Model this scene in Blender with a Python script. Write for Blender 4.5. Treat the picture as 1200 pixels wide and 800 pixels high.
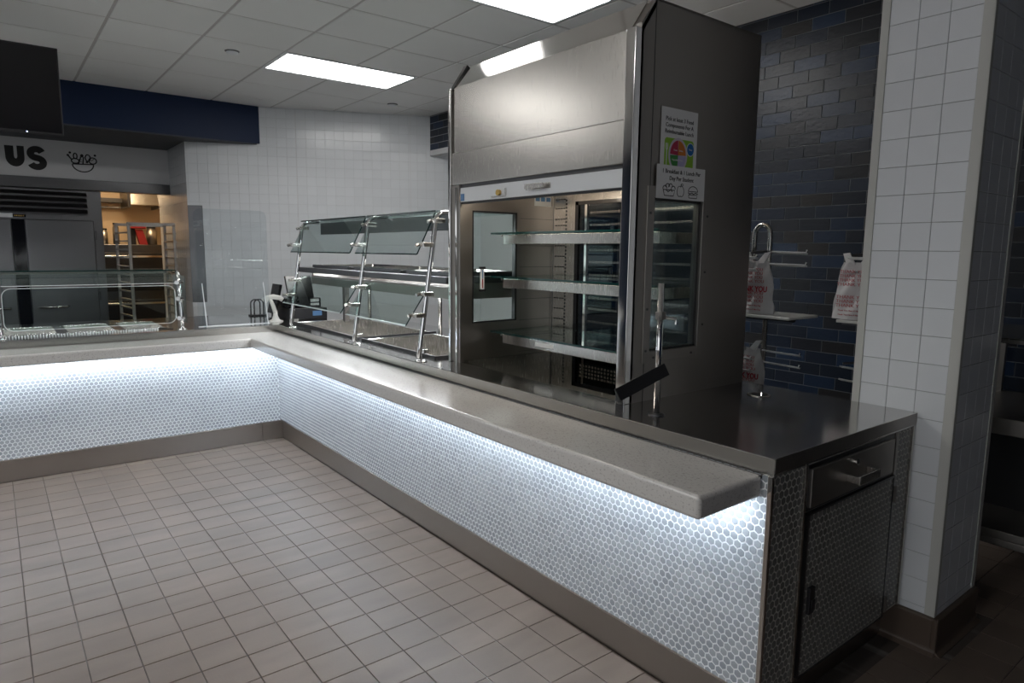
import bpy, math, random
from mathutils import Vector, Matrix
random.seed(7)
for o in list(bpy.data.objects): bpy.data.objects.remove(o)
scene = bpy.context.scene
COL = scene.collection

# ------------------------------------------------------------------ camera
F_PX, YAW, PITCH, ROLL = 780.74, 0.66342902, 0.1348159, 0.00975712
CAM = Vector((0, 0, 1.5))
fwd = Vector((math.sin(YAW)*math.cos(PITCH), math.cos(YAW)*math.cos(PITCH), -math.sin(PITCH)))
rgt0 = Vector((math.cos(YAW), -math.sin(YAW), 0)); up0 = rgt0.cross(fwd)
rgt = rgt0*math.cos(ROLL) + up0*math.sin(ROLL); upv = -rgt0*math.sin(ROLL) + up0*math.cos(ROLL)
cd = bpy.data.cameras.new('camera'); cam = bpy.data.objects.new('camera', cd); COL.objects.link(cam)
cd.sensor_fit = 'HORIZONTAL'; cd.sensor_width = 36; cd.lens = F_PX/1200*36; cd.clip_start = .05
M = Matrix((rgt, upv, -fwd)).transposed().to_4x4(); M.translation = CAM; cam.matrix_world = M
scene.camera = cam
# ------------------------------------------------------------------ world, exposure
w = bpy.data.worlds.new('world'); scene.world = w; w.use_nodes = True
bg = w.node_tree.nodes['Background']; bg.inputs[0].default_value = (.93, .965, 1, 1); bg.inputs[1].default_value = 1.0
vs = scene.view_settings; vs.view_transform = 'Standard'; vs.look = 'None'; vs.gamma = 1; vs.use_curve_mapping = False
vs.exposure = 0.0
TROFFER, LED, WARM, CABLED = 13.5, 85.0, 190.0, 26.0
H = 3.05

# ------------------------------------------------------------------ materials
MATS = {}
def mat(name, col, rough=.5, metal=0, spec=.5, emit=None, es=0, coat=0, bump=None, vary=None, noise=None, brushed=None, ior=None):
    """bump=(scale,strength,(sx,sy,sz)); vary=list of colours picked per piece; noise=(col2,scale,lo,hi,(sx,sy,sz))"""
    m = bpy.data.materials.new(name); m.use_nodes = True; MATS[name] = m
    nt = m.node_tree; N = nt.nodes; L = nt.links; b = N['Principled BSDF']
    b.inputs['Base Color'].default_value = (*col, 1); b.inputs['Roughness'].default_value = rough
    b.inputs['Metallic'].default_value = metal; b.inputs['Specular IOR Level'].default_value = spec
    b.inputs['Coat Weight'].default_value = coat; b.inputs['Coat Roughness'].default_value = .08
    if emit: b.inputs['Emission Color'].default_value = (*emit, 1); b.inputs['Emission Strength'].default_value = es
    def coords(sc):
        tc = N.new('ShaderNodeTexCoord'); gm = N.new('ShaderNodeNewGeometry'); mp = N.new('ShaderNodeMapping')
        mp.inputs['Scale'].default_value = sc; L.new(gm.outputs['Position'], mp.inputs['Vector']); return mp.outputs[0]
    csock = None
    if vary:
        oi = N.new('ShaderNodeObjectInfo'); gm = N.new('ShaderNodeNewGeometry')
        a = N.new('ShaderNodeMath'); a.operation = 'ADD'; L.new(oi.outputs['Random'], a.inputs[0]); L.new(gm.outputs['Random Per Island'], a.inputs[1])
        fr = N.new('ShaderNodeMath'); fr.operation = 'FRACT'; L.new(a.outputs[0], fr.inputs[0])
        r = N.new('ShaderNodeValToRGB'); el = r.color_ramp.elements
        while len(el) < len(vary): el.new(.5)
        for i, c in enumerate(vary): el[i].position = i/(len(vary)-1); el[i].color = (*c, 1)
        L.new(fr.outputs[0], r.inputs[0]); csock = r.outputs[0]
    if noise:
        c2, sc, lo, hi, st = noise
        n = N.new('ShaderNodeTexNoise'); n.inputs['Scale'].default_value = sc; n.inputs['Detail'].default_value = 4
        L.new(coords(st), n.inputs['Vector'])
        mr = N.new('ShaderNodeMapRange'); mr.inputs[1].default_value = lo; mr.inputs[2].default_value = hi; L.new(n.outputs[0], mr.inputs[0])
        mx = N.new('ShaderNodeMix'); mx.data_type = 'RGBA'; L.new(mr.outputs[0], mx.inputs[0])
        if csock: L.new(csock, mx.inputs[6])
        else: mx.inputs[6].default_value = (*col, 1)
        mx.inputs[7].default_value = (*c2, 1); csock = mx.outputs[2]
    if csock: L.new(csock, b.inputs['Base Color'])
    if bump:
        sc, strg, st = bump
        n = N.new('ShaderNodeTexNoise'); n.inputs['Scale'].default_value = sc; n.inputs['Detail'].default_value = 3
        L.new(coords(st), n.inputs['Vector']); bp = N.new('ShaderNodeBump'); bp.inputs['Strength'].default_value = strg; bp.inputs['Distance'].default_value = .01
        L.new(n.outputs[0], bp.inputs['Height']); L.new(bp.outputs[0], b.inputs['Normal'])
    if brushed:
        st, lo, hi = brushed
        n = N.new('ShaderNodeTexNoise'); n.inputs['Scale'].default_value = 420; n.inputs['Detail'].default_value = 1
        L.new(coords(st), n.inputs['Vector']); mr = N.new('ShaderNodeMapRange'); mr.inputs[1].default_value = .3; mr.inputs[2].default_value = .7
        mr.inputs[3].default_value = (lo+hi)/2-.004; mr.inputs[4].default_value = (lo+hi)/2+.004; L.new(n.outputs[0], mr.inputs[0]); L.new(mr.outputs[0], b.inputs['Roughness'])
    return m
def glass(name, tint=(.9, .96, .94), refl=(.9, .95, .95), rough=.01, base=.04, opac=0, oc=(.5, .6, .58)):
    m = bpy.data.materials.new(name); m.use_nodes = True; MATS[name] = m
    nt = m.node_tree; N = nt.nodes; L = nt.links; N.remove(N['Principled BSDF'])
    t = N.new('ShaderNodeBsdfTransparent'); t.inputs[0].default_value = (*tint, 1)
    g = N.new('ShaderNodeBsdfGlossy'); g.inputs[0].default_value = (*refl, 1); g.inputs['Roughness'].default_value = rough
    lw = N.new('ShaderNodeLayerWeight'); lw.inputs[0].default_value = .5          # Schlick reflectance of a thin pane
    pw = N.new('ShaderNodeMath'); pw.operation = 'POWER'; pw.inputs[1].default_value = 5; L.new(lw.outputs['Facing'], pw.inputs[0])
    ma = N.new('ShaderNodeMath'); ma.operation = 'MULTIPLY_ADD'; ma.inputs[1].default_value = .96; ma.inputs[2].default_value = base; L.new(pw.outputs[0], ma.inputs[0])
    mx = N.new('ShaderNodeMixShader'); L.new(ma.outputs[0], mx.inputs[0]); L.new(t.outputs[0], mx.inputs[1]); L.new(g.outputs[0], mx.inputs[2])
    out = mx.outputs[0]
    if opac:
        d = N.new('ShaderNodeBsdfDiffuse'); d.inputs[0].default_value = (*oc, 1); m2 = N.new('ShaderNodeMixShader'); m2.inputs[0].default_value = opac
        L.new(out, m2.inputs[1]); L.new(d.outputs[0], m2.inputs[2]); out = m2.outputs[0]
    L.new(out, N['Material Output'].inputs[0]); return m

steel = mat('brushed_steel', (.56, .54, .51), .28, 1, brushed=((1, 1, .04), .25, .29))
steelh = mat('brushed_steel_fine', (.50, .485, .46), .26, 1, brushed=((1, .04, 1), .235, .275))
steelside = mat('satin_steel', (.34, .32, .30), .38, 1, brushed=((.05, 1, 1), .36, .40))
deckst = mat('countertop_steel', (.52, .51, .50), .14, 1)
kickst = mat('kick_steel', (.42, .395, .37), .3, 1, brushed=((.05, .05, 1), .28, .31))
polish = mat('polished_steel', (.74, .73, .71), .1, 1)
chrome = mat('chrome', (.8, .8, .8), .06, 1)
darkst = mat('dark_steel', (.13, .13, .135), .32, 1)
fridgest = mat('fridge_steel', (.20, .20, .208), .3, 1, brushed=((.06, 1, 1), .28, .32))
black = mat('black_plastic', (.012, .012, .014), .4)
blackg = mat('black_gloss', (.006, .006, .008), .12)
white = mat('white_enamel', (.72, .74, .76), .35)
paper = mat('paper', (.72, .72, .72), .7)
ink = mat('black_ink', (.01, .01, .01), .7)
hexm = mat('hex_tile_glaze', (.5, .53, .56), .16, vary=[(.30, .325, .355), (.35, .375, .405), (.39, .415, .44)])
hexg = mat('hex_grout', (.84, .86, .88), .8)
hexd = mat('hex_end_glaze', (.16, .16, .15), .3, vary=[(.13, .13, .12), (.18, .18, .17)])
hexdg = mat('hex_end_grout', (.55, .53, .49), .8)
tilew = mat('white_wall_tile', (.62, .64, .66), .2, vary=[(.61, .63, .65), (.635, .655, .675)], bump=(14, .05, (1, 1, 1)))
coltile = mat('column_tile', (.72, .74, .77), .38, vary=[(.70, .72, .75), (.74, .76, .79)], bump=(220, .05, (1, 1, 1)))
groutd = mat('wall_grout', (.53, .54, .55), .9)
coltrim = mat('column_trim', (.55, .55, .52), .5)
brickm = mat('blue_brick_glaze', (.03, .06, .13), .36, spec=.35, vary=[(.008, .010, .013), (.007, .014, .030), (.020, .0185, .018), (.008, .013, .024), (.011, .026, .060), (.012, .0135, .016)], bump=(38, .2, (1, .7, 1.2)))
brickg = mat('brick_grout', (.16, .17, .18), .9)
floort = mat('quarry_tile', (.27, .215, .185), .45, spec=.32, vary=[(.148, .115, .094), (.165, .130, .107), (.175, .137, .113)], noise=((.123, .096, .080), 3.0, .35, .75, (.6, 2.2, 1)), bump=(120, .03, (1, 1, 1)))
floorg = mat('floor_grout', (.07, .058, .05), .9, noise=((.40, .38, .36), 2.3, .55, .8, (3, .35, 1)))
basem = mat('base_tile', (.09, .065, .05), .4)
ceilt = mat('ceiling_panel', (.8, .8, .79), .9, bump=(160, .12, (1, 1, 1)), vary=[(.77, .77, .76), (.81, .81, .80)])
ceilg = mat('ceiling_grid', (.5, .48, .47), .6)
navy = mat('navy_paint', (.006, .017, .052), .5, spec=.25)
soffd = mat('soffit_underside', (.045, .05, .06), .6)
wallp = mat('white_paint', (.55, .55, .56), .6)
warmw = mat('kitchen_wall', (.62, .50, .36), .5)
solid = mat('solid_surface', (.575, .56, .54), .15, noise=((.40, .385, .37), 170, .57, .66, (1, .7, 1)), coat=.12)
diffuser = mat('light_diffuser', (1, 1, 1), .5, emit=(1, .985, .96), es=TROFFER)
guardled = mat('guard_lamp', (1, 1, 1), .5, emit=(.92, .96, 1), es=55)
ledm = mat('led_strip_light', (1, 1, 1), .5, emit=(.80, .90, 1), es=LED)
cabled = mat('display_lamp', (1, 1, 1), .5, emit=(1, .86, .70), es=CABLED)
warml = mat('kitchen_lamp', (1, 1, 1), .5, emit=(1, .72, .42), es=WARM*.12)
brass = mat('brass', (.62, .42, .14), .3, 1)
redm = mat('red_fabric', (.24, .008, .012), .6)
redink = mat('red_print', (.38, .03, .045), .6)
wirem = mat('bright_wire', (.85, .85, .85), .35, .35)
redpale = mat('pale_red_print', (.45, .10, .11), .6)
bagm = mat('bag_plastic', (.62, .60, .60), .4, bump=(30, .3, (1, 1, 1)))
boardm = mat('white_board', (.62, .61, .58), .4)
green = mat('print_green', (.26, .50, .04), .6); greend = mat('print_dark_green', (.05, .25, .06), .6)
pred = mat('print_red', (.42, .03, .08), .6); porange = mat('print_orange', (.60, .19, .03), .6); ppurple = mat('print_lilac', (.42, .40, .60), .6); pblue = mat('print_blue', (.01, .13, .40), .6); pgrey = mat('print_plate', (.55, .50, .58), .6)
labelb = mat('label_blue', (.10, .22, .42), .5)
ivory = mat('scanner_ivory', (.72, .70, .66), .4)
glassm = glass('clear_glass'); glassg = glass('green_glass', (.84, .885, .88), opac=.03)
glassdk = glass('tinted_glass', (.30, .36, .40)); acryl = glass('acrylic', (.95, .97, .98))
glassedge = mat('glass_edge', (.004, .03, .028), .1)
whiteedge = mat('acrylic_edge', (.85, .88, .9), .2)
ledblue = mat('standby_light', (.3, .4, 1), .5, emit=(.5, .6, 1), es=6)

# ------------------------------------------------------------------ builders
def P2(pt):
    v = Vector(pt) - CAM; z = v.dot(fwd)
    if z <= .05: return None
    return (600 + F_PX*v.dot(rgt)/z, 400 - F_PX*v.dot(upv)/z, z)
def tag(o, label=None, cat=None, group=None, kind=None):
    if label: o['label'] = label
    if cat: o['category'] = cat
    if group: o['group'] = group
    if kind: o['kind'] = kind
    return o
def wloc(p):
    v = Vector((0, 0, 0))
    while p is not None: v += p.location; p = p.parent
    return v
def thing(name, loc, label, cat, group=None):
    o = bpy.data.objects.new(name, None); COL.objects.link(o); o.location = loc; o.empty_display_size = .1
    return tag(o, label, cat, group)
class MB:
    def __init__(s, M=None): s.v = []; s.f = []; s.M = M
    def add(s, vs, fs):
        n = len(s.v)
        for p in vs: s.v.append(tuple(s.M @ Vector(p)) if s.M else tuple(p))
        for f in fs: s.f.append([i+n for i in f])
        return s
    def box(s, x0, x1, y0, y1, z0, z1):
        return s.add([(x0,y0,z0),(x1,y0,z0),(x1,y1,z0),(x0,y1,z0),(x0,y0,z1),(x1,y0,z1),(x1,y1,z1),(x0,y1,z1)],
                     [(0,3,2,1),(4,5,6,7),(0,1,5,4),(1,2,6,5),(2,3,7,6),(3,0,4,7)])
    def prism(s, poly, a, b, axis):
        """poly in the two other axes (x,y,z order), extruded along axis from a to b"""
        def mk(p, t):
            l = list(p); l.insert(axis, t); return tuple(l)
        n = len(poly); vs = [mk(p, a) for p in poly] + [mk(p, b) for p in poly]
        fs = [list(range(n))[::-1], list(range(n, 2*n))] + [(i, (i+1) % n, n+(i+1) % n, n+i) for i in range(n)]
        return s.add(vs, fs)
    def tube(s, path, r, n=10, closed=False, r2=None):
        path = [Vector(p) for p in path]; rings = []; N = len(path); prev = None
        for i, p in enumerate(path):
            if closed: t = path[(i+1) % N] - path[i-1]
            else: t = path[min(i+1, N-1)] - path[max(i-1, 0)]
            t.normalize()
            if prev is None:
                a = Vector((0, 0, 1)) if abs(t.z) < .9 else Vector((1, 0, 0)); u = t.cross(a).normalized()
            else: u = (prev - t*prev.dot(t)).normalized()
            prev = u; v = t.cross(u); rr = r if r2 is None else r + (r2-r)*i/(N-1)
            rings.append([p + (u*math.cos(2*math.pi*k/n) + v*math.sin(2*math.pi*k/n))*rr for k in range(n)])
        vs = [q for rg in rings for q in rg]; fs = []
        for i in range(N if closed else N-1):
            for k in range(n): fs.append((i*n+k, i*n+(k+1) % n, ((i+1) % N)*n+(k+1) % n, ((i+1) % N)*n+k))
        if not closed: fs += [list(range(n))[::-1], [(N-1)*n+k for k in range(n)]]
        return s.add(vs, fs)
    def cyl(s, p, q, r, n=16, r2=None): return s.tube([p, q], r, n, r2=r2)
    def lathe(s, c, prof, n=20, axis=2):
        vs = []; fs = []
        for r, h in prof:
            for k in range(n):
                a = 2*math.pi*k/n; l = [r*math.cos(a), r*math.sin(a)]; l.insert(axis, h); vs.append(tuple(Vector(l)+Vector(c)))
        m = len(prof)
        for i in range(m-1):
            for k in range(n): fs.append((i*n+k, i*n+(k+1) % n, (i+1)*n+(k+1) % n, (i+1)*n+k))
        fs += [list(range(n))[::-1], [(m-1)*n+k for k in range(n)]]
        return s.add(vs, fs)
    def ribbon(s, pts, wd, closed=False, t=.0006):
        """flat stroke in local xy plane, thickness t along z"""
        pts = [Vector((p[0], p[1], 0)) for p in pts]; N = len(pts); lft = []; r = []
        for i in range(N):
            d = (pts[(i+1) % N] - pts[i-1]) if closed else pts[min(i+1, N-1)] - pts[max(i-1, 0)]
            d.normalize(); nn = Vector((-d.y, d.x, 0))
            ww = wd[i] if isinstance(wd, (list, tuple)) else wd
            lft.append(pts[i] + nn*ww/2); r.append(pts[i] - nn*ww/2)
        for i in range(N if closed else N-1):
            j = (i+1) % N; s.prism([(lft[i].x, lft[i].y), (r[i].x, r[i].y), (r[j].x, r[j].y), (lft[j].x, lft[j].y)], 0, t, 2)
        return s
    def disc(s, c, rx, ry=None, n=28, z0=0, z1=.0006, a0=0, a1=2*math.pi, pie=False):
        ry = ry or rx; m = n if not pie else n+1
        pts = [(c[0] + rx*math.cos(a0+(a1-a0)*k/n), c[1] + ry*math.sin(a0+(a1-a0)*k/n)) for k in range(m)]
        if pie: pts = [tuple(c)] + pts
        return s.prism(pts, z0, z1, 2)
    def build(s, name, m, parent=None, bevel=0, smooth=False, loc=None, seg=2):
        base = wloc(parent) if parent else (Vector(loc) if loc else Vector((0, 0, 0)))
        me = bpy.data.meshes.new(name); me.from_pydata([tuple(Vector(v)-base) for v in s.v], [], s.f); me.update()
        mm = m if isinstance(m, (list, tuple)) else [m]
        for x in mm: me.materials.append(x)
        o = bpy.data.objects.new(name, me); COL.objects.link(o)
        if parent: o.parent = parent
        else: o.location = base
        if bevel:
            bv = o.modifiers.new('bevel', 'BEVEL'); bv.width = bevel; bv.segments = seg; bv.limit_method = 'ANGLE'; bv.angle_limit = .6
            for p in me.polygons: p.use_smooth = True
            wn = o.modifiers.new('wn', 'WEIGHTED_NORMAL'); wn.keep_sharp = False
        if smooth:
            for p in me.polygons: p.use_smooth = len(p.vertices) == 4
        return o
def frame(o, u, v):
    """matrix of a local plane: x along u, y along v, z along the normal"""
    u = Vector(u).normalized(); v = Vector(v).normalized(); n = u.cross(v)
    m = Matrix((u, v, n)).transposed().to_4x4(); m.translation = Vector(o); return m
def text(body, size, M, m, parent, name='lettering', bold=0, align='CENTER', ext=.0003, sx=1):
    cu = bpy.data.curves.new('t', 'FONT'); cu.body = body; cu.size = size; cu.align_x = align; cu.offset = bold; cu.extrude = ext; cu.resolution_u = 3
    t = bpy.data.objects.new('t', cu); COL.objects.link(t); dg = bpy.context.evaluated_depsgraph_get()
    me = bpy.data.meshes.new_from_object(t.evaluated_get(dg)); bpy.data.objects.remove(t)
    base = wloc(parent); S = Matrix.Diagonal((sx, 1, 1, 1))
    me.transform(Matrix.Translation(-base) @ M @ S); me.materials.clear(); me.materials.append(m)
    o = bpy.data.objects.new(name, me); COL.objects.link(o); o.parent = parent; return o
def piece(poly, depth, ch):
    """piece mesh data: polygon in xy, from z=-depth to 0, chamfered front edge"""
    n = len(poly); c = (sum(p[0] for p in poly)/n, sum(p[1] for p in poly)/n)
    def ins(p):
        d = math.hypot(p[0]-c[0], p[1]-c[1]); k = (d-ch*1.4)/d; return (c[0]+(p[0]-c[0])*k, c[1]+(p[1]-c[1])*k)
    q = [ins(p) for p in poly]
    vs = [(*p, -depth) for p in poly] + [(*p, -ch*.6) for p in poly] + [(*p, 0) for p in q]
    fs = [tuple(range(2*n, 3*n))]
    for i in range(n):
        j = (i+1) % n; fs += [(i, j, n+j, n+i), (n+i, n+j, 2*n+j, 2*n+i)]
    return vs, fs
def place(name, items, parent, m, nmax=300, margin=8):
    """items: list of (frame matrix, piece data, key). The ones largest in view are objects, the rest is one stuff part."""
    base = wloc(parent); scored = []
    for M_, dat, key in items:
        p = P2(M_.translation); s = 0
        if p and -margin < p[0] < 1200+margin and -margin < p[1] < 800+margin:
            n = M_.col[2].xyz; vdir = (CAM - M_.translation); s = max(0, n.dot(vdir))/(vdir.length**3)
        scored.append((s, M_, dat, key))
    scored.sort(key=lambda t: -t[0]); meshes = {}; rest = MB()
    for i, (s, M_, dat, key) in enumerate(scored):
        if s > 0 and i < nmax:
            if key is None or key not in meshes:
                me = bpy.data.meshes.new(name); me.from_pydata(dat[0], [], dat[1]); me.update(); me.materials.append(m)
                if key is not None: meshes[key] = me
            else: me = meshes[key]
            o = bpy.data.objects.new(name, me); COL.objects.link(o); o.parent = parent
            mb = M_.copy(); mb.translation -= base; o.matrix_basis = mb
        else:
            rest.add([M_ @ Vector(v) for v in dat[0]], dat[1])
    if rest.v:
        o = rest.build(name + '_field', m, parent); o['kind'] = 'stuff'
def rectp(w_, h_, depth, ch): return piece([(-w_/2, -h_/2), (w_/2, -h_/2), (w_/2, h_/2), (-w_/2, h_/2)], depth, ch)
def clip_rect(a0, a1, b0, b1): return (a1-a0 > .004) and (b1-b0 > .004)
def tile_grid(o, u, v, U0, U1, V0, V1, pu, pv, gap, depth, ch, pu0=0, pv0=0, bond=False, skip=None):
    """rectangular pieces over a plane, cut at its edges"""
    items = []; fr = frame(o, u, v); j = math.floor((V0-pv0)/pv)
    while pv0 + j*pv < V1:
        off = (pu/2 if (bond and j % 2) else 0); i = math.floor((U0-pu0-off)/pu)
        while pu0 + off + i*pu < U1:
            a0 = max(U0, pu0+off+i*pu+gap/2); a1 = min(U1, pu0+off+(i+1)*pu-gap/2)
            b0 = max(V0, pv0+j*pv+gap/2); b1 = min(V1, pv0+(j+1)*pv-gap/2); i += 1
            if not clip_rect(a0, a1, b0, b1): continue
            if skip and skip((a0+a1)/2, (b0+b1)/2): continue
            M_ = fr @ Matrix.Translation(((a0+a1)/2, (b0+b1)/2, 0))
            key = (round(a1-a0, 3), round(b1-b0, 3))
            items.append((M_, rectp(a1-a0, b1-b0, depth, ch), key))
        j += 1
    return items
def hex_grid(o, u, v, U0, U1, V0, V1, p, gap, depth, ch):
    R = (p-gap)/math.sqrt(3); items = []; fr = frame(o, u, v); rowh = p*math.sqrt(3)/2
    full = [(R*math.cos(math.pi/6+k*math.pi/3), R*math.sin(math.pi/6+k*math.pi/3)) for k in range(6)]
    dat = piece(full, depth, ch); j = 0
    def clip(poly, ax, lim, keep_less):
        out = []
        for i in range(len(poly)):
            a, b = poly[i], poly[(i+1) % len(poly)]
            ia = (a[ax] <= lim) if keep_less else (a[ax] >= lim); ib = (b[ax] <= lim) if keep_less else (b[ax] >= lim)
            if ia: out.append(a)
            if ia != ib:
                t = (lim-a[ax])/(b[ax]-a[ax]); out.append((a[0]+(b[0]-a[0])*t, a[1]+(b[1]-a[1])*t))
        return out
    y = V0
    while y < V1 + R:
        x = U0 + (p/2 if j % 2 else 0)
        while x < U1 + p/2:
            cx, cy = x, y; x += p
            if cx-p/2 >= U0 and cx+p/2 <= U1 and cy-R >= V0 and cy+R <= V1: d, key = dat, 'h'
            else:
                q = full
                for ax, lim, kl in ((0, U0-cx, False), (0, U1-cx, True), (1, V0-cy, False), (1, V1-cy, True)):
                    q = clip(q, ax, lim, kl)
                    if len(q) < 3: break
                if len(q) < 3: continue
                ar = abs(sum(q[i][0]*q[(i+1) % len(q)][1]-q[(i+1) % len(q)][0]*q[i][1] for i in range(len(q))))/2
                if ar < 2e-5: continue
                d, key = piece(q, depth, ch*.3), None
            items.append((fr @ Matrix.Translation((cx, cy, 0)), d, key))
        y += rowh; j += 1
    return items
def struct(name, mb, m, **k): return tag(mb.build(name, m, **k), kind='structure')
X, Y, Z = Vector((1, 0, 0)), Vector((0, 1, 0)), Vector((0, 0, 1))

# ================================================================== SETTING
# floor: mortar bed with quarry tiles
fl = struct('floor', MB().box(-6, 5.5, -3.5, 12, -.1, -.003), floorg)
PX, PY, GX, GY = .159, .1605, .0132, 1.768
def skipf(x, y):
    if x > 1.757 and y > 1.0 and x < 2.75: return True
    if 2.68 < x < 3.14 and .83 < y < 1.26: return True
    if y > 5.225 and x < 2.75: return True
    return False
it = tile_grid((0, 0, 0), X, Y, -1.9, 1.757, -.2, 5.222, PX, PY,   .0038, .004, .0012, GX, GY)
it += tile_grid((0, 0, 0), X, Y, 1.76, 4.18, -.6, 2.2, PX, PY,   .0038, .004, .0012, GX, GY, skip=skipf)
place('floor_tile', it, fl, floort)
# ceiling: grid with 2 x 4 ft panels
ce = struct('ceiling', MB().box(-6, 5.5, -3.5, 8.6, H+.004, H+.12), ceilg)
LIGHTS = [(1.976, 5.49), (1.976, 3.05), (-1.684, 3.05), (-1.684, 5.49), (-1.684, .61)]
def skipc(x, y): return any(lx < x < lx+1.22 and ly < y < ly+.61 for lx, ly in LIGHTS)
it = []
for M_, d_, k_ in tile_grid((0, 0, H), X, -Y, -4.2, 4.18, -7.74, 2.4, .61, .61, .020, .006, .003, .762, .0, skip=lambda a, b: skipc(a, -b)):
    it.append((M_, d_, k_))
place('ceiling_panel', it, ce, ceilt)
# right wall in glazed blue brick
wr = struct('wall_right', MB().box(4.193, 4.35, -2.5, 5.2, 0, H+.1), brickg)
it = tile_grid((4.19, 0, 0), -Y, Z, -5.2, 2.4, 0, H, .207, .0775, .0042, .006, .0018, .05, .02, bond=True)
place('brick', it, wr, brickm)
wb = struct('wall_bulkhead', MB().box(4.193, 4.35, 5.2, 6.975, 2.66, H+.1).box(4.19, 4.75, 5.2, 6.98, 2.60, 2.66), [wallp])
it = tile_grid((4.19, 0, 0), -Y, Z, -6.96, -5.2, 2.662, H, .207, .0775, .0042, .006, .0018, .05, .02, bond=True)
place('brick', it, wb, brickm)
struct('wall_passage', MB().box(4.75, 4.9, 5.0, 7.0, 0, 2.7), wallp)
struct('wall_left_added', MB().box(-4.65, -4.5, 3.2, 9.1, 0, H+.1), navy)  # unseen dark wall, added to darken one side of the hood's reflection
struct('wall_front_added', MB().box(-.9, 4.35, -1.75, -1.6, 0, H+.1), navy)  # unseen wall behind the camera, added to block ambient light
# diagonal white tiled wall
DA, DB = Vector((1.765, 8.06, 0)), Vector((4.80, 6.688, 0)); du = (DB-DA).normalized(); dn = Vector((du.y, -du.x, 0))
DLEN = (DB-DA).length
wd = struct('wall_back', MB(frame(DA, du, Z)).box(0, DLEN, 0, H+.1, -.15, -.003), groutd)
it = tile_grid(DA, du, Z, 0.0, DLEN, .85, H, .1038, .1038, .0028, .004, .0012, .02, .03)
place('wall_tile', it, wd, tilew)
for i, s_ in enumerate((1.155, 2.43)):   # vertical control joints
    struct('trim_%d' % (i+1), MB(frame(DA, du, Z)).box(s_-.003, s_+.003, .85, H, 0, .0012), wallp)
# soffit and alcove
struct('wall_soffit', MB().prism([(-3.5, 7.74), (2.47, 7.74), (1.77, 8.055), (1.77, 8.93), (-3.5, 8.93)], 2.652, H+.05, 2), navy)
struct('ceiling_soffit', MB().prism([(-3.5, 7.75), (2.44, 7.75), (1.76, 8.05), (1.76, 8.92), (-3.5, 8.92)], 2.640, 2.652, 2), soffd)
ws = struct('wall_alcove', MB().box(1.772, 1.92, 8.075, 9.6, 0, 2.66), groutd)
it = tile_grid((1.768, 0, 0), -Y, Z, -9.6, -8.06, .9, 2.64, .1038, .1038, .003, .004, .0012, .02, .03)
place('wall_tile', it, ws, tilew)
struct('wall_header', MB().box(-3.5, 1.768, 8.93, 9.05, 2.24, 2.66), wallp)
struct('trim_3', MB().box(-3.5, 1.766, 8.90, 9.06, 2.125, 2.24), darkst, bevel=.004)
tg = MB(frame(DA, du, Z)).box(.0, .15, .9, 1.965, .0, .006).box(.0, .006, .9, 1.965, -.06, .006)
tag(tg.build('corner_guard', darkst, loc=DA, bevel=.002), 'tall stainless guard strip covering the corner of the white tiled wall', 'corner guard')
# kitchen beyond the opening
struct('wall_kitchen', MB().box(-1.5, 2.4, 11.5, 11.65, 0, 2.9), warmw)
struct('wall_kitchen_side', MB().box(.95, 1.03, 10.0, 11.5, 0, 2.9).box(2.3, 2.4, 9.05, 11.5, 0, 2.9).box(1.92, 2.4, 9.05, 9.15, 0, 2.9), warmw)
struct('ceiling_kitchen', MB().box(-1.5, 2.4, 9.05, 11.6, 2.75, 2.85), wallp)
# column with tiles and base
CX0, CX1, CY0, CY1 = 2.72, 3.13, .87, 1.238
colgrout = mat('column_grout', (.34, .34, .35), .9)
cl = struct('wall_column', MB().box(CX0+.004, CX1-.004, CY0+.004, CY1-.004, 0, H), colgrout)
it = tile_grid((CX0, 0, 0), -Y, Z, -CY1+.03, -CY0-.034, .14, H, .1015, .1038, .0022, .004, .001, -CY1+.03, 2.345-30*.1038)
it += tile_grid((0, CY0, 0), X, Z, CX0+.004, CX1-.034, .14, H, .1015, .1038, .0022, .004, .001, CX0+.004, 2.345-30*.1038)
place('wall_tile', it, cl, coltile)
struct('trim_4', MB().box(CX0-.003, CX0+.03, CY1-.030, CY1, .13, H).box(CX0-.003, CX0+.004, CY0, CY0+.034, .14, H).box(CX0-.003, CX0+.02, CY0-.002, CY0+.004, .14, H), coltrim, bevel=.0015)
struct('trim_5', MB().box(CX1-.034, CX1+.002, CY0-.003, CY0+.004, .14, H).box(CX1-.004, CX1+.002, CY0, CY1, .14, H), coltrim, bevel=.0015)
pr = [(0, 0), (0, .142), (.012, .142), (.018, .135), (.018, .03), (.024, .012), (.04, .0)]
b_ = MB()
b_.prism([(CX0-a, z) for a, z in pr], CY0-.02, CY1, 1).prism([(CY0-a, z) for a, z in pr], CX0-.02, CX1, 0)
bs = struct('baseboard_column', b_, basem, bevel=.003)

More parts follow.
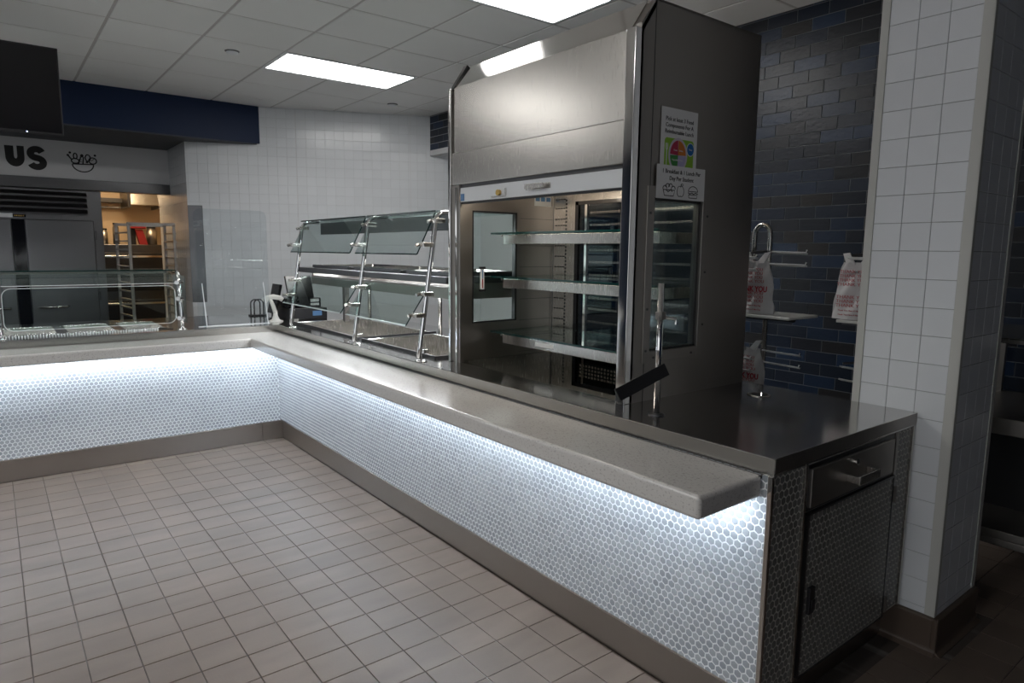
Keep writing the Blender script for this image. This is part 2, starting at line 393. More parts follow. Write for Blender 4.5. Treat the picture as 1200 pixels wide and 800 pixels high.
# ================================================================== LIGHTS
def troffer(x, y, label, grp):
    t = thing('ceiling_light', (x+.61, y+.305, H), label, 'ceiling light', grp)
    MB().box(x+.01, x+1.21, y+.01, y+.035, H-.004, H+.02).box(x+.01, x+1.21, y+.575, y+.60, H-.004, H+.02).box(x+.01, x+.035, y+.035, y+.575, H-.004, H+.02).box(x+1.185, x+1.21, y+.035, y+.575, H-.004, H+.02).build('frame', white, t)
    MB().box(x+.035, x+1.185, y+.035, y+.575, H, H+.012).build('diffuser', diffuser, t)
troffer(*LIGHTS[0], 'lit rectangular ceiling light nearest the white tiled wall', None)
troffer(*LIGHTS[1], 'lit rectangular ceiling light above the stainless display case, cut by frame top', None)
for k, w_ in ((2, 'middle of the three'), (3, 'farthest of the three'), (4, 'nearest of the three')):  # unseen lights, added to brighten the customer side
    troffer(*LIGHTS[k], 'lit ceiling light added out of view over the customer floor left of the frame, ' + w_, 'added customer side ceiling lights')
for x, y, lb in ((1.648, 5.753, 'round sprinkler head in the ceiling left of the far ceiling light'), (3.545, 6.658, 'round sprinkler head in the ceiling close to the white tiled wall')):
    t = thing('sprinkler_head', (x, y, H), lb, 'sprinkler', 'ceiling sprinkler heads')
    MB().lathe((x, y, H-.008), [(.048, 0), (.056, .006), (.058, .010)], 20).build('cover_plate', darkst, t, smooth=True)
    MB().lathe((x, y, H-.020), [(.030, 0), (.044, .004), (.046, .012)], 24).build('deflector', white, t, smooth=True)

# ================================================================== COUNTERS
X0, Y0, YE, ZT = 1.731, 5.2, .993, .912
HP = .0265
# --- long counter on the right
sc = thing('serving_counter', (2.2, 3.0, 0), 'long stainless serving counter with lit hexagon tile front, tray rail side towards floor', 'counter')
core = MB().box(X0+.006, 2.72, YE+.05, 1.70, .15, .86).box(X0+.006, 2.72, 1.70, 6.2, .15, .62)
core.box(X0+.006, 1.85, 1.70, 6.2, .62, .86).box(2.70, 2.72, 1.70, 6.2, .62, .86)
core.build('body', steelside, sc)
MB().box(X0+.0016, X0+.012, YE+.012, Y0+.004, .158, .86).build('tile_backing', hexg, sc)
place('hex_tile', hex_grid((X0, 0, 0), -Y, Z, -Y0, -YE-.014, .165, .862, HP, .0048, .0028, .0008), sc, hexm)
MB().box(X0-.001, X0+.012, YE-.002, YE+.012, .158, .862).build('corner_trim', polish, sc, bevel=.001)
MB().box(X0-.002, X0+.01, YE, Y0, .158, .165).build('edge_trim', polish, sc)
MB().box(1.761, 1.78, YE+.06, 5.235, 0, .162).build('kick_plate', kickst, sc)
MB().box(1.761, 2.70, YE+.055, YE+.075, 0, .15).build('kick_plate', kickst, sc)
# worktop: strips left around the wells and the display case
TX0, TX1 = 1.743, 2.723
dk = MB().box(TX0, TX1, YE, 1.75, .862, ZT).box(TX0, 1.935, 1.75, 2.965, .862, ZT).box(2.69, TX1, 1.75, 2.965, .862, ZT)
dk.box(TX0, TX1, 2.965, 3.10, .862, ZT).box(TX0, 1.90, 3.10, 3.98, .862, ZT).box(2.42, TX1, 3.10, 3.98, .862, ZT).box(TX0, TX1, 3.98, 4.07, .862, ZT)
dk.box(TX0, 1.90, 4.07, 5.23, .862, ZT).box(2.46, TX1, 4.07, 5.23, .862, ZT).box(TX0, TX1, 5.23, 6.2, .862, ZT)
dk.build('worktop', deckst, sc)
MB().box(TX0-.0015, TX0, YE, 5.19, .864, ZT+.001).build('worktop_edge', steelh, sc)
MB().tube([(TX1, YE, ZT), (TX0, YE, ZT), (TX0, 5.19, ZT)], .0022, 8).build('worktop_rim', polish, sc)
MB().box(TX0, TX1, YE-.0015, YE, .868, ZT+.001).build('worktop_edge', steelside, sc)
# end of the counter: frame, drawer, door, hexagon panels
MB().box(1.745, 2.71, YE+.0066, YE+.05, .145, .862).build('end_panel', hexdg, sc)
place('hex_tile', hex_grid((0, YE+.0055, 0), X, Z, 1.747, 1.92, .15, .86, HP, .0046, .0028, .0006), sc, hexd, nmax=0)
place('hex_tile', hex_grid((0, YE+.0055, 0), X, Z, 2.575, 2.695, .15, .86, HP, .0046, .0028, .0006), sc, hexd, nmax=0)
MB().box(1.920, 1.932, YE-.002, YE+.02, .145, .862).build('end_trim', steel, sc, bevel=.001)
MB().box(2.696, 2.712, YE-.002, YE+.02, .145, .862).build('end_trim', steel, sc, bevel=.001)
MB().box(2.555, 2.573, YE-.002, YE+.02, .145, .862).build('end_trim', steelside, sc, bevel=.001)
MB().box(1.940, 2.552, YE+.004, YE+.012, .705, .855).build('drawer_frame', darkst, sc)
dr = MB().box(1.955, 2.535, YE-.006, YE+.012, .716, .842).build('drawer', steelside, sc, bevel=.003)
MB().box(2.175, 2.182, YE-.045, YE-.006, .758, .782).box(2.315, 2.322, YE-.045, YE-.006, .758, .782).box(2.175, 2.322, YE-.052, YE-.042, .755, .785).build('handle', steel, dr, bevel=.002)
MB().cyl((2.235, YE-.006, .815), (2.235, YE-.014, .815), .011, 20).build('lock', polish, dr)
do = MB().box(1.95, 2.552, YE-.004, YE+.010, .15, .696).build('door', hexdg, sc)
place('hex_tile', hex_grid((0, YE-.0051, 0), X, Z, 1.956, 2.546, .155, .692, HP, .0046, .0028, .0006), do, hexd)
MB().box(1.946, 2.556, YE-.007, YE+.006, .146, .152).box(1.946, 1.954, YE-.007, YE+.006, .15, .70).box(2.549, 2.556, YE-.007, YE+.006, .15, .70).box(1.946, 2.556, YE-.007, YE+.006, .694, .702).build('door_frame', darkst, do)
MB().box(1.972, 2.004, YE-.016, YE-.004, .36, .45).box(1.978, 1.998, YE-.022, YE-.016, .375, .41).build('latch', black, do, bevel=.002)
for z in (.17, .60): MB().cyl((2.558, YE-.010, z), (2.558, YE-.010, z+.06), .006, 10).build('hinge', steelside, do)
tag(sc, None)
gr = thing('cable_grommet', (2.505, 1.52, ZT), 'small round metal cable grommet set into the dark countertop', 'grommet')
MB().lathe((2.505, 1.52, ZT), [(.048, 0), (.048, .003), (.036, .005), (.036, .002)], 28).build('ring', steel, gr, smooth=True)
MB().disc((2.505, 1.52), .035, z0=ZT+.001, z1=ZT+.003).build('cap', darkst, gr)
MB().tube([(2.49, 1.50, ZT+.003), (2.492, 1.502, ZT+.014), (2.512, 1.513, ZT+.014), (2.516, 1.516, ZT+.003)], .004, 8).build('finger_pull', chrome, gr)
# --- cross counter on the left
lc = thing('serving_counter', (0, 5.7, 0), 'shorter serving counter across the back left, lit hexagon tile front below food pans', 'counter')
MB().box(-1.6, 1.735, Y0+.006, 5.36, .15, .86).box(-1.6, 1.735, 5.36, 6.2, .15, .70).box(1.06, 1.735, 5.36, 6.2, .70, .86).box(-1.6, 1.735, 5.93, 6.2, .70, .86).build('body', steelside, lc)
MB().box(-1.6, X0+.006, Y0+.0016, Y0+.012, .150, .86).build('tile_backing', hexg, lc)
place('hex_tile', hex_grid((0, Y0, 0), X, Z, -.75, X0, .153, .862, HP, .0048, .0028, .0008), lc, hexm)
MB().box(-1.6, X0, Y0-.002, Y0+.01, .146, .153).build('edge_trim', polish, lc)
for a, b in ((-1.6, 1.60), (1.602, 1.762)):
    MB().box(a, b, 5.228, 5.245, 0, .15).build('kick_plate', kickst, lc)
dl = MB().box(-1.6, 1.7425, 5.19, 5.37, .862, ZT).box(1.03, 1.7425, 5.37, 6.25, .862, ZT).box(-1.6, 1.03, 5.92, 6.25, .862, ZT).box(-1.6, -.75, 5.37, 5.92, .862, ZT)
dl.build('worktop', deckst, lc)
MB().box(-1.6, 1.741, 5.1885, 5.19, .864, ZT+.001).build('worktop_edge', steelh, lc)
# --- tray rail, one L of solid surface, with the light strips underneath
tr = thing('tray_rail', (1.58, 4.9, .794), 'grey speckled stone-like tray rail running in an L along both counters', 'tray rail')
RX, RY = 1.43, 4.86
MB().prism([(RX, 1.02), (1.7285, 1.02), (1.7285, Y0-.002), (-1.6, Y0-.002), (-1.6, RY), (RX, RY)], .794, .863, 2).build('slab', solid, tr, bevel=.014, seg=4)
MB().box(1.712, 1.7425, 1.024, 5.188, .850, .8605).build('shadow_gap_seal', black, tr)  # black seal, its colour draws the shadow gap behind the rail
MB().box(1.640, 1.655, 1.06, 5.1, .788, .795).build('light_strip', ledm, tr)
MB().box(-1.5, 1.62, 5.105, 5.12, .788, .795).build('light_strip', ledm, tr)

# ================================================================== DISPLAY CASE
DX0, DX1, DY0, DY1, DZ = 1.913, 2.70, 1.727, 2.989, 2.425
dc = thing('display_case', (2.3, 2.35, ZT), 'tall stainless refrigerated display case with glass shelves standing on the counter', 'display case')
prof = [(1.935, ZT), (DX1, ZT), (DX1, DZ), (2.011, DZ), (1.935, 2.33)]
def side_panel(y0, y1, nm):
    # panel with a window opening x 2.04-2.335, z 1.113-1.71
    s = MB()
    s.prism([(1.935, ZT), (2.035, ZT), (2.035, DZ), (2.011, DZ), (1.935, 2.33)], y0, y1, 1)
    s.box(2.035, 2.338, y0, y1, ZT, 1.11).box(2.035, 2.338, y0, y1, 1.712, DZ).box(2.338, DX1, y0, y1, ZT, DZ)
    return s.build(nm, steelside, dc)
def flange(y0, y1, par):
    s = MB().box(1.995, 2.035, y0, y1, 1.066, 1.752).box(2.338, 2.395, y0, y1, 1.066, 1.752).box(2.035, 2.338, y0, y1, 1.066, 1.11).box(2.035, 2.338, y0, y1, 1.712, 1.752)
    return s.build('window_frame', steelside, par, bevel=.0015)
sp = side_panel(DY0, DY0+.03, 'side_panel'); fr_ = flange(DY0-.006, DY0, sp)
for x, z in ((2.012, 1.65), (2.012, 1.28), (2.012, 1.115), (2.368, 1.65), (2.368, 1.42), (2.368, 1.20), (2.30, 1.085), (2.06, 1.085)):
    MB().cyl((x, DY0-.006, z), (x, DY0-.009, z), .005, 10).build('screw', darkst, sp)
MB().box(2.036, 2.337, DY0+.012, DY0+.018, 1.111, 1.711).build('pane', glassm, sp)
MB().box(2.322, 2.337, DY0+.006, DY0+.03, 1.112, 1.711).box(2.036, 2.337, DY0+.006, DY0+.03, 1.112, 1.118).box(2.036, 2.337, DY0+.006, DY0+.03, 1.70, 1.711).build('gasket', black, sp)
MB().box(2.010, 2.0125, DY0-.001, DY0+.002, ZT, DZ-.002).build('seam', black, sp)
sl = side_panel(DY1-.035, DY1, 'side_panel'); flange(DY1, DY1+.006, sl)
MB().box(2.036, 2.337, DY1-.02, DY1-.014, 1.111, 1.711).build('pane', glassm, sl)
MB().box(2.325, 2.337, DY1-.036, DY1-.008, 1.112, 1.711).box(2.036, 2.337, DY1-.036, DY1-.008, 1.112, 1.119).box(2.036, 2.337, DY1-.036, DY1-.008, 1.702, 1.711).box(2.036, 2.043, DY1-.036, DY1-.008, 1.112, 1.711).build('gasket', black, sl)
MB().box(2.011, DX1, DY0, DY1, DZ-.004, DZ+.004).build('top_panel', steelside, dc)
MB().prism([(1.926, 2.312), (2.011, DZ+.004), (2.020, DZ-.004), (1.934, 2.306)], DY0+.045, DY1-.03, 1).build('sloped_top', polish, dc)
MB().box(1.922, 1.934, 1.775, 2.955, 1.993, 2.314).build('hood_panel', steel, dc, bevel=.002)
MB().box(1.914, 1.934, 1.775, 2.965, 1.832, 1.992).build('hood_panel', steel, dc, bevel=.003)
MB().box(1.934, 2.02, 1.775, 2.95, 1.815, 1.835).build('hood_bottom', darkst, dc)
# front posts
MB().prism([(1.905, ZT), (1.95, ZT), (1.95, 2.31), (1.905, 2.31)], DY0, 1.775, 1).build('front_post', polish, dc, bevel=.003)
MB().prism([(1.934, 2.31), (1.945, 2.30), (2.018, 2.408), (2.008, 2.418)], DY0+.0, DY0+.05, 1).build('top_corner', steelside, dc)
MB().prism([(1.905, ZT), (1.95, ZT), (1.95, 2.31), (1.905, 2.31)], 2.968, DY1, 1).build('front_post', polish, dc, bevel=.003)
MB().prism([(1.92, 2.31), (1.935, 2.31), (2.020, 2.432), (2.005, 2.440)], DY1-.03, DY1, 1).build('top_corner', darkst, dc)
MB().box(1.926, 1.96, 2.915, 2.968, ZT, 1.832).box(1.92, 1.932, 2.898, 2.908, ZT, 1.745).build('inner_post', steelside, dc)
MB().box(1.920, 1.924, 2.930, 2.944, ZT, 1.82).build('post_trim', polish, dc)
# white curtain bar
cb = MB().box(1.922, 1.945, 1.775, 2.90, 1.745, 1.815).build('curtain_bar', white, dc, bevel=.003)
MB().box(1.928, 1.943, 1.775, 2.90, 1.735, 1.745).build('bar_shadow_gap', black, cb)
MB().cyl((1.922, 2.565, 1.772), (1.908, 2.565, 1.772), .014, 18).build('lock', brass, cb)
MB().box(1.916, 1.922, 2.515, 2.625, 1.752, 1.758).box(1.916, 1.922, 2.512, 2.520, 1.758, 1.79).build('lock_plate', steel, cb)
MB().box(1.900, 1.922, 2.235, 2.25, 1.775, 1.79).box(1.900, 1.922, 2.32, 2.335, 1.775, 1.79).box(1.892, 1.902, 2.225, 2.345, 1.772, 1.793).box(1.919, 1.922, 2.20, 2.37, 1.77, 1.795).build('handle', steel, cb, bevel=.002)
MB().box(1.919, 1.922, 2.862, 2.892, 1.75, 1.785).build('label', labelb, cb)
# interior: tub, back with rear doors, lamp
MB().box(1.94, 2.62, 1.76, 2.955, .66, .675).box(1.936, 1.945, 1.76, 2.955, .66, ZT-.002).box(1.94, 2.62, 1.755, 1.765, .66, ZT-.002).box(1.94, 2.62, 2.95, 2.96, .66, ZT-.002).build('tub', steel, dc)
bp_ = MB().box(2.60, 2.615, 2.75, 2.954, .66, 1.835).box(2.60, 2.615, 1.757, 2.75, 1.775, 2.0).box(2.60, 2.615, 1.757, 2.75, .66, .74).box(2.60, 2.615, 1.757, 1.80, .74, 1.775).build('back_panel', steel, dc)
b_ = MB()
zz = .74
while zz < 1.80:
    b_.box(2.597, 2.6, 2.834, 2.841, zz, zz+.012); zz += .02
for z in (1.79, 1.74, 1.68, 1.645, 1.53, 1.47, 1.41, 1.29, 1.23, 1.17, 1.11, 1.05, .93, .915):
    for k in range(4): b_.box(2.5975, 2.6, 2.848+k*.022, 2.862+k*.022, z, z+.006)
o = b_.build('slots', black, bp_); o['kind'] = 'stuff'
b_ = MB()
for z in (1.68, 1.53, 1.41, 1.23, 1.11, .93): b_.box(2.36, 2.598, 2.9535, 2.955, z, z+.0025)
b_.box(2.598, 2.5995, 2.944, 2.947, .68, 1.80); b_.build('panel_creases', darkst, bp_)
rd = MB().box(2.585, 2.605, 2.725, 2.75, .74, 1.775).box(2.585, 2.605, 1.80, 2.75, .74, .762).box(2.585, 2.605, 1.80, 2.75, 1.755, 1.775).box(2.585, 2.605, 1.80, 1.825, .74, 1.775).build('rear_door', blackg, dc)
MB().box(2.592, 2.598, 1.825, 2.725, .762, 1.755).build('pane', glassdk, rd)
MB().box(2.584, 2.60, 2.655, 2.672, .762, 1.755).build('stile', polish, rd)
MB().box(2.584, 2.60, 2.30, 2.32, .762, 1.755).build('stile', darkst, rd)
b_ = MB()  # ring rows modelled in place of dot reflections on the rear glass
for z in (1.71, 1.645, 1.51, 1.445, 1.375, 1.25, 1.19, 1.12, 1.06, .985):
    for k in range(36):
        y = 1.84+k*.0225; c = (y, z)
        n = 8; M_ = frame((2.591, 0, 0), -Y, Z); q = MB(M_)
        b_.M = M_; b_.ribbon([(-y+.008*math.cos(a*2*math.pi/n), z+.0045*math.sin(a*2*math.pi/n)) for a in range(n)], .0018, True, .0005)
b_.M = None; o = b_.build('dot_reflection_rows', steel, rd); o['kind'] = 'stuff'
b_ = MB()
for r_ in range(4):
    for k in range(30): y = 1.98+k*.024; b_.box(2.587, 2.591, y, y+.014, .80+r_*.02, .812+r_*.02)
o = b_.build('grille', steel, rd); o['kind'] = 'stuff'
MB().box(2.0, 2.06, 1.80, 2.93, 1.822, 1.832).build('lamp', cabled, dc)
# shelves
for z in (1.597, 1.366, 1.066):
    s = MB().box(2.15, 2.57, 1.79, 2.945, z-.008, z).build('shelf', glassm, dc)
    MB().box(2.149, 2.153, 1.79, 2.945, z-.009, z).box(2.15, 2.57, 2.942, 2.946, z-.009, z).build('glass_edge', glassedge, s)
    MB().box(2.166, 2.178, 1.80, 2.855, z-.060, z-.012).box(2.178, 2.56, 1.80, 1.812, z-.06, z-.012).box(2.178, 2.56, 2.843, 2.855, z-.06, z-.012).build('shelf_front', steel, s, bevel=.002)
    MB().cyl((2.165, 2.865, z-.010), (2.165, 2.865, z-.022), .005, 8).build('clip', polish, s)
    if z < 1.1: MB().box(2.1645, 2.166, 2.44, 2.58, z-.044, z-.024).build('price_label', paper, s)
th = thing('thermometer', (2.095, 2.95, 1.29), 'small tube thermometer fixed inside the display case left window', 'thermometer')
MB().box(2.083, 2.107, 2.944, 2.9535, 1.292, 1.405).build('backing', white, th, bevel=.002)
for z in (1.282, 1.403): MB().box(2.078, 2.112, 2.940, 2.9535, z, z+.012).build('end_clip', black, th)
MB().box(2.092, 2.098, 2.942, 2.944, 1.30, 1.35).build('spirit', redm, th)
MB().box(2.092, 2.098, 2.942, 2.944, 1.352, 1.398).build('scale', labelb, th)
st = thing('sticker', (2.45, 2.953, 1.77), 'small white and blue instruction sticker inside the display case top', 'sticker')
MB().box(2.46, 2.585, 2.9525, 2.954, 1.755, 1.815).build('sheet', paper, st)
for a in (2.468, 2.507, 2.548): MB().box(a, a+.03, 2.9515, 2.9525, 1.782, 1.805).build('print', labelb, st)

# signs on the case side
def sign(name, x0, x1, z0, z1, label, y, tilt=0):
    t = thing(name, ((x0+x1)/2, y, z0), label, 'sign')
    M_ = frame((x0, y, z0), X, Z) @ Matrix.Rotation(tilt, 4, 'Z')
    MB(M_).box(0, x1-x0, 0, z1-z0, -.0008, 0).build('sheet', paper, t)
    return t, M_
T = Matrix.Translation
s1, M1 = sign('menu_rules_sign', 2.058, 2.280, 1.772, 2.052, 'white paper sign with green plate picture taped to the case side', DY0-.004, .0)
for i, ln in enumerate(('Pick at least 3 Food', 'Components For A', 'Reimbursable Lunch')):
    text(ln, .0215, M1 @ T((.111, .232-.0235*i, .0003)), ink, s1, bold=.0001)
rr = []
for cx, cy, a in ((.187, .154, 0), (.037, .154, 90), (.037, .05, 180), (.187, .05, 270)):
    for k in range(5): an = math.radians(a+22.5*k); rr.append((cx+.014*math.cos(an), cy+.014*math.sin(an)))
MB(M1).prism(rr, .0002, .0007, 2).build('plate_card', green, s1)
cx, cy = .105, .106
MB(M1).disc((cx, cy), .058, .066, z0=.0007, z1=.0011).build('plate_rim', pgrey, s1)
for a0, a1, m_, nm, tx in ((92, 178, pred, 'plate_sector', 'Fruits'), (2, 88, porange, 'plate_sector', 'Grains'), (182, 268, greend, 'plate_sector', 'Vegetables'), (272, 358, ppurple, 'plate_sector', 'Protein')):
    MB(M1).disc((cx, cy), .048, .056, n=14, z0=.0011, z1=.0015, a0=math.radians(a0), a1=math.radians(a1), pie=True).build(nm, m_, s1)
    am = math.radians((a0+a1)/2); text(tx, .009, M1 @ T((cx+.024*math.cos(am), cy+.026*math.sin(am)-.003, .0018)), paper, s1)
MB(M1).disc((.181, .134), .024, .026, z0=.0007, z1=.0011).build('cup_rim', paper, s1)
MB(M1).disc((.181, .134), .021, .023, z0=.0011, z1=.0015).build('cup', pblue, s1)
text('Dairy', .009, M1 @ T((.181, .131, .0018)), paper, s1)
b_ = MB(M1 @ T((0, 0, .0007))); b_.ribbon([(.036, .06), (.036, .122)], .004); b_.ribbon([(.030, .147), (.030, .127), (.036, .12), (.042, .127), (.042, .147)], .0025); b_.ribbon([(.036, .122), (.036, .147)], .0025)
b_.build('fork', paper, s1)
s2, M2 = sign('meal_limit_sign', 2.037, 2.336, 1.708, 1.836, 'wide white paper sign with salad, apple and burger drawings', DY0-.009)
text('1 Breakfast & 1 Lunch Per', .0225, M2 @ T((.15, .098, .0003)), ink, s2, bold=.0001)
text('Day Per Student', .0225, M2 @ T((.15, .072, .0003)), ink, s2, bold=.0001)
A = lambda c, rx, ry, a0, a1, n=14: [(c[0]+rx*math.cos(math.radians(a0+(a1-a0)*k/n)), c[1]+ry*math.sin(math.radians(a0+(a1-a0)*k/n))) for k in range(n+1)]
b_ = MB(M2 @ T((0, 0, .0003)))
b_.ribbon([(.04, .034), (.048, .012), (.102, .012), (.11, .034), (.04, .034)], .003)
for c in ((.05, .038), (.066, .046), (.084, .046), (.10, .038)): b_.ribbon(A(c, .012, .012, 0, 190), .0028)
b_.ribbon([(.055, .036), (.07, .026), (.085, .036), (.095, .028)], .003)
b_.build('salad_drawing', ink, s2)
b_ = MB(M2 @ T((0, 0, .0003)))
b_.ribbon(A((.138, .032), .014, .02, 60, 300), .002).ribbon(A((.152, .032), .014, .02, -120, 120), .002).ribbon([(.145, .050), (.148, .062)], .002).ribbon(A((.155, .058), .006, .004, 0, 360), .002)
b_.build('apple_drawing', ink, s2)
b_ = MB(M2 @ T((0, 0, .0003)))
b_.ribbon(A((.225, .036), .03, .02, 0, 180) + [(.195, .036), (.255, .036)], .0025).ribbon([(.193, .031), (.205, .026), (.217, .031), (.229, .026), (.241, .031), (.257, .027)], .003).ribbon([(.197, .023), (.253, .023), (.25, .010), (.20, .010), (.197, .023)], .0025)
b_.build('burger_drawing', ink, s2)

# pole with black paddle beside the case
po = thing('guard_post', (1.882, 1.547, ZT), 'short chrome post with black flat arm on the counter near the case', 'post')
MB().cyl((1.882, 1.547, ZT), (1.882, 1.547, 1.392), .0115, 20).build('pole', chrome, po, smooth=True)
MB().lathe((1.882, 1.547, ZT), [(.03, 0), (.03, .004), (.016, .008)], 24).build('base_flange', darkst, po, smooth=True)
ua = Vector((-.246, 0, -.062)).normalized(); na = Vector((-.45, -.85, .25)); na = (na-ua*na.dot(ua)).normalized(); Mp = frame((1.905, 1.528, 1.082), ua, na.cross(ua))
MB(Mp).box(0, .262, -.023, .023, -.004, .004).build('arm_plate', black, po, bevel=.002)
MB().box(1.868, 1.896, 1.530, 1.56, 1.262, 1.290).build('clamp', steelside, po, bevel=.003)
MB().tube([(1.87, 1.54, 1.285), (1.83, 1.51, 1.25), (1.825, 1.50, 1.235)], .004, 8).tube([(1.895, 1.54, 1.27), (1.925, 1.51, 1.265), (1.925, 1.51, 1.245)], .006, 8).build('thumb_screw', chrome, po)

# ================================================================== SNEEZE GUARDS + WELLS
def tilt_pane(y0, y1, xt, zt_, xb, zb, th_=.006): return MB().prism([(xt, zt_), (xb, zb), (xb+th_, zb+.002), (xt+th_, zt_+.002)], y0, y1, 1)
sg = thing('sneeze_guard', (1.76, 4.0, ZT), 'three-post chrome sneeze guard with slanted glass panes beside the display case', 'sneeze guard')
PY3 = (3.06, 3.86, 4.97)
for y in PY3:
    bx_, tx_ = 1.766, 1.885
    path = [(bx_+.012, y, ZT), (bx_, y, ZT+.03), (bx_+.01, y, ZT+.10), (tx_-.02, y, 1.60)]
    for k in range(6): a = k/5*math.pi/2; path.append((tx_+.045-.06*math.cos(a), y, 1.635+.065*math.sin(a)))
    path += [(tx_+.12, y, 1.702)]
    p = MB().tube(path, .0135, 14).build('post', chrome, sg, smooth=True)
    MB().lathe((bx_+.012, y, ZT), [(.032, 0), (.032, .005), (.016, .01)], 20).build('foot', chrome, p, smooth=True)
    for xx, z in ((1.872, 1.655), (1.80, 1.53), (1.80, 1.27), (1.75, 1.16)):
        MB().box(xx-.012, xx+.05, y-.022, y+.022, z-.012, z+.012).build('clamp', steel, p, bevel=.004)
        MB().cyl((xx-.012, y+.03, z), (xx-.03, y+.03, z-.006), .010, 12).build('knob', polish, p)
    MB().box(1.79, 1.82, y-.012, y+.012, .955, .975).build('lock_knob', steel, p)
for y0, y1 in ((3.09, 3.84), (3.92, 4.95)):
    g = tilt_pane(y0, y1, 1.885, 1.695, 1.772, 1.478).build('upper_pane', glassg, sg)
    tilt_pane(y0-.002, y0+.001, 1.884, 1.697, 1.771, 1.476, .008).build('pane_edge', glassedge, g)
    tilt_pane(y0, y1, 1.773, 1.481, 1.771, 1.475).build('pane_edge', glassedge, g)
    g = tilt_pane(y0, y1, 1.84, 1.30, 1.70, 1.105).build('lower_pane', glassm, sg)
    tilt_pane(y0-.002, y0+.001, 1.839, 1.302, 1.699, 1.103, .008).build('pane_edge', glassedge, g)
    tilt_pane(y0, y1, 1.702, 1.1075, 1.699, 1.1035).build('bottom_edge', whiteedge, g)
    g = MB().box(1.872, 2.34, y0-.03, y1+.03, 1.702, 1.709).build('top_pane', glassg, sg)
    MB().box(1.870, 1.873, y0-.03, y1+.03, 1.7015, 1.7095).build('pane_edge', glassedge, g)
hl = thing('heat_lamp_bar', (2.05, 4.0, 1.61), 'dark steel heat lamp bar hung under the sneeze guard top glass', 'heat lamp')
MB().box(2.0, 2.09, 3.05, 4.93, 1.622, 1.695).box(2.0, 2.004, 3.05, 4.93, 1.608, 1.622).box(2.0, 2.09, 3.05, 3.054, 1.608, 1.622).build('housing', darkst, hl, bevel=.004)
MB().box(2.02, 2.07, 3.10, 4.88, 1.617, 1.6215).build('lamp_cover', guardled, hl)
sh = thing('serving_shelf', (2.2, 4.1, ZT), 'steel pass-over shelf on round legs behind the sneeze guard posts', 'shelf')
MB().box(1.91, 2.52, 3.02, 5.19, 1.322, 1.36).build('shelf_board', darkst, sh, bevel=.004)
MB().box(1.985, 2.00, 3.05, 5.10, 1.232, 1.298).build('front_apron', steelside, sh, bevel=.002)
MB().box(2.48, 2.50, 3.05, 5.10, 1.25, 1.322).build('rear_apron', steelside, sh)
MB().box(2.15, 2.20, 3.10, 5.05, 1.314, 1.322).build('lamp_strip', guardled, sh)
for y in (3.15, 4.03, 5.25): MB().cyl((2.50, min(y, 5.15), ZT), (2.50, min(y, 5.15), 1.322), .014, 14).build('leg', steel, sh, smooth=True)
for y in (3.05, 5.08): MB().box(1.99, 2.49, y-.01, y+.02, 1.235, 1.322).build('shelf_bracket', steelside, sh)
MB().box(2.27, 2.31, 5.13, 5.17, ZT, 1.322).build('corner_leg', steelside, sh)
def sheet_pan(x0, x1, y0, y1, z, label):
    t = thing('sheet_pan', ((x0+x1)/2, (y0+y1)/2, z), label, 'pan', 'steel pans on the pass-over shelf')
    MB().box(x0+.02, x1-.02, y0+.02, y1-.02, z, z+.003).prism([(x0+.02, z), (x0, z+.022), (x0+.003, z+.022), (x0+.023, z+.003)], y0, y1, 1).prism([(x1-.02, z), (x1, z+.022), (x1-.003, z+.022), (x1-.023, z+.003)], y0, y1, 1).prism([(y0+.02, z), (y0, z+.022), (y0+.003, z+.022), (y0+.023, z+.003)], x0, x1, 0).prism([(y1-.02, z), (y1, z+.022), (y1-.003, z+.022), (y1-.023, z+.003)], x0, x1, 0).build('tray', polish, t)
    loop = [(x0, y0, z+.022), (x1, y0, z+.022), (x1, y1, z+.022), (x0, y1, z+.022)]
    MB().tube(loop, .004, 6, closed=True).build('rim', polish, t)
    MB().box(x0-.006, x0-.001, y0, y1, z+.004, z+.022).build('front_edge', darkst, t)
sheet_pan(1.96, 2.46, 4.34, 4.99, 1.36, 'flat steel pan on the pass-over shelf, farthest from the display case')
sheet_pan(1.955, 2.46, 3.60, 4.24, 1.36, 'flat steel pan in the middle of the pass-over shelf')
sheet_pan(1.955, 2.46, 3.06, 3.52, 1.36, 'flat steel pan on the pass-over shelf, close beside the display case')
def well(x0, x1, y0, y1, depth, label):
    t = thing('food_well', ((x0+x1)/2, (y0+y1)/2, ZT-depth), label, 'food well', 'drop-in wells on the long counter')
    z0, z1 = ZT-depth, ZT+.004; th_ = .004
    MB().box(x0, x1, y0, y1, z0, z0+th_).box(x0, x0+th_, y0, y1, z0, z1).box(x1-th_, x1, y0, y1, z0, z1).box(x0, x1, y0, y0+th_, z0, z1).box(x0, x1, y1-th_, y1, z0, z1).build('basin', steel, t)
    r = .022
    MB().box(x0-r, x0+th_, y0-r, y1+r, z1, z1+.006).box(x1-th_, x1+r, y0-r, y1+r, z1, z1+.006).box(x0, x1, y0-r, y0+th_, z1, z1+.006).box(x0, x1, y1-th_, y1+r, z1, z1+.006).build('rim', polish, t, bevel=.002)
    MB().box(x0-r-.006, x0-r+.004, y0-r, y1+r, ZT, z1+.012).box(x0-r, x1+r, y0-r-.006, y0-r+.004, ZT, z1+.012).build('gasket', black, t)
well(1.905, 2.455, 4.075, 5.225, .15, 'empty drop-in steel food well nearest the counter corner')
well(1.905, 2.415, 3.105, 3.975, .15, 'empty drop-in steel food well right beside the display case')
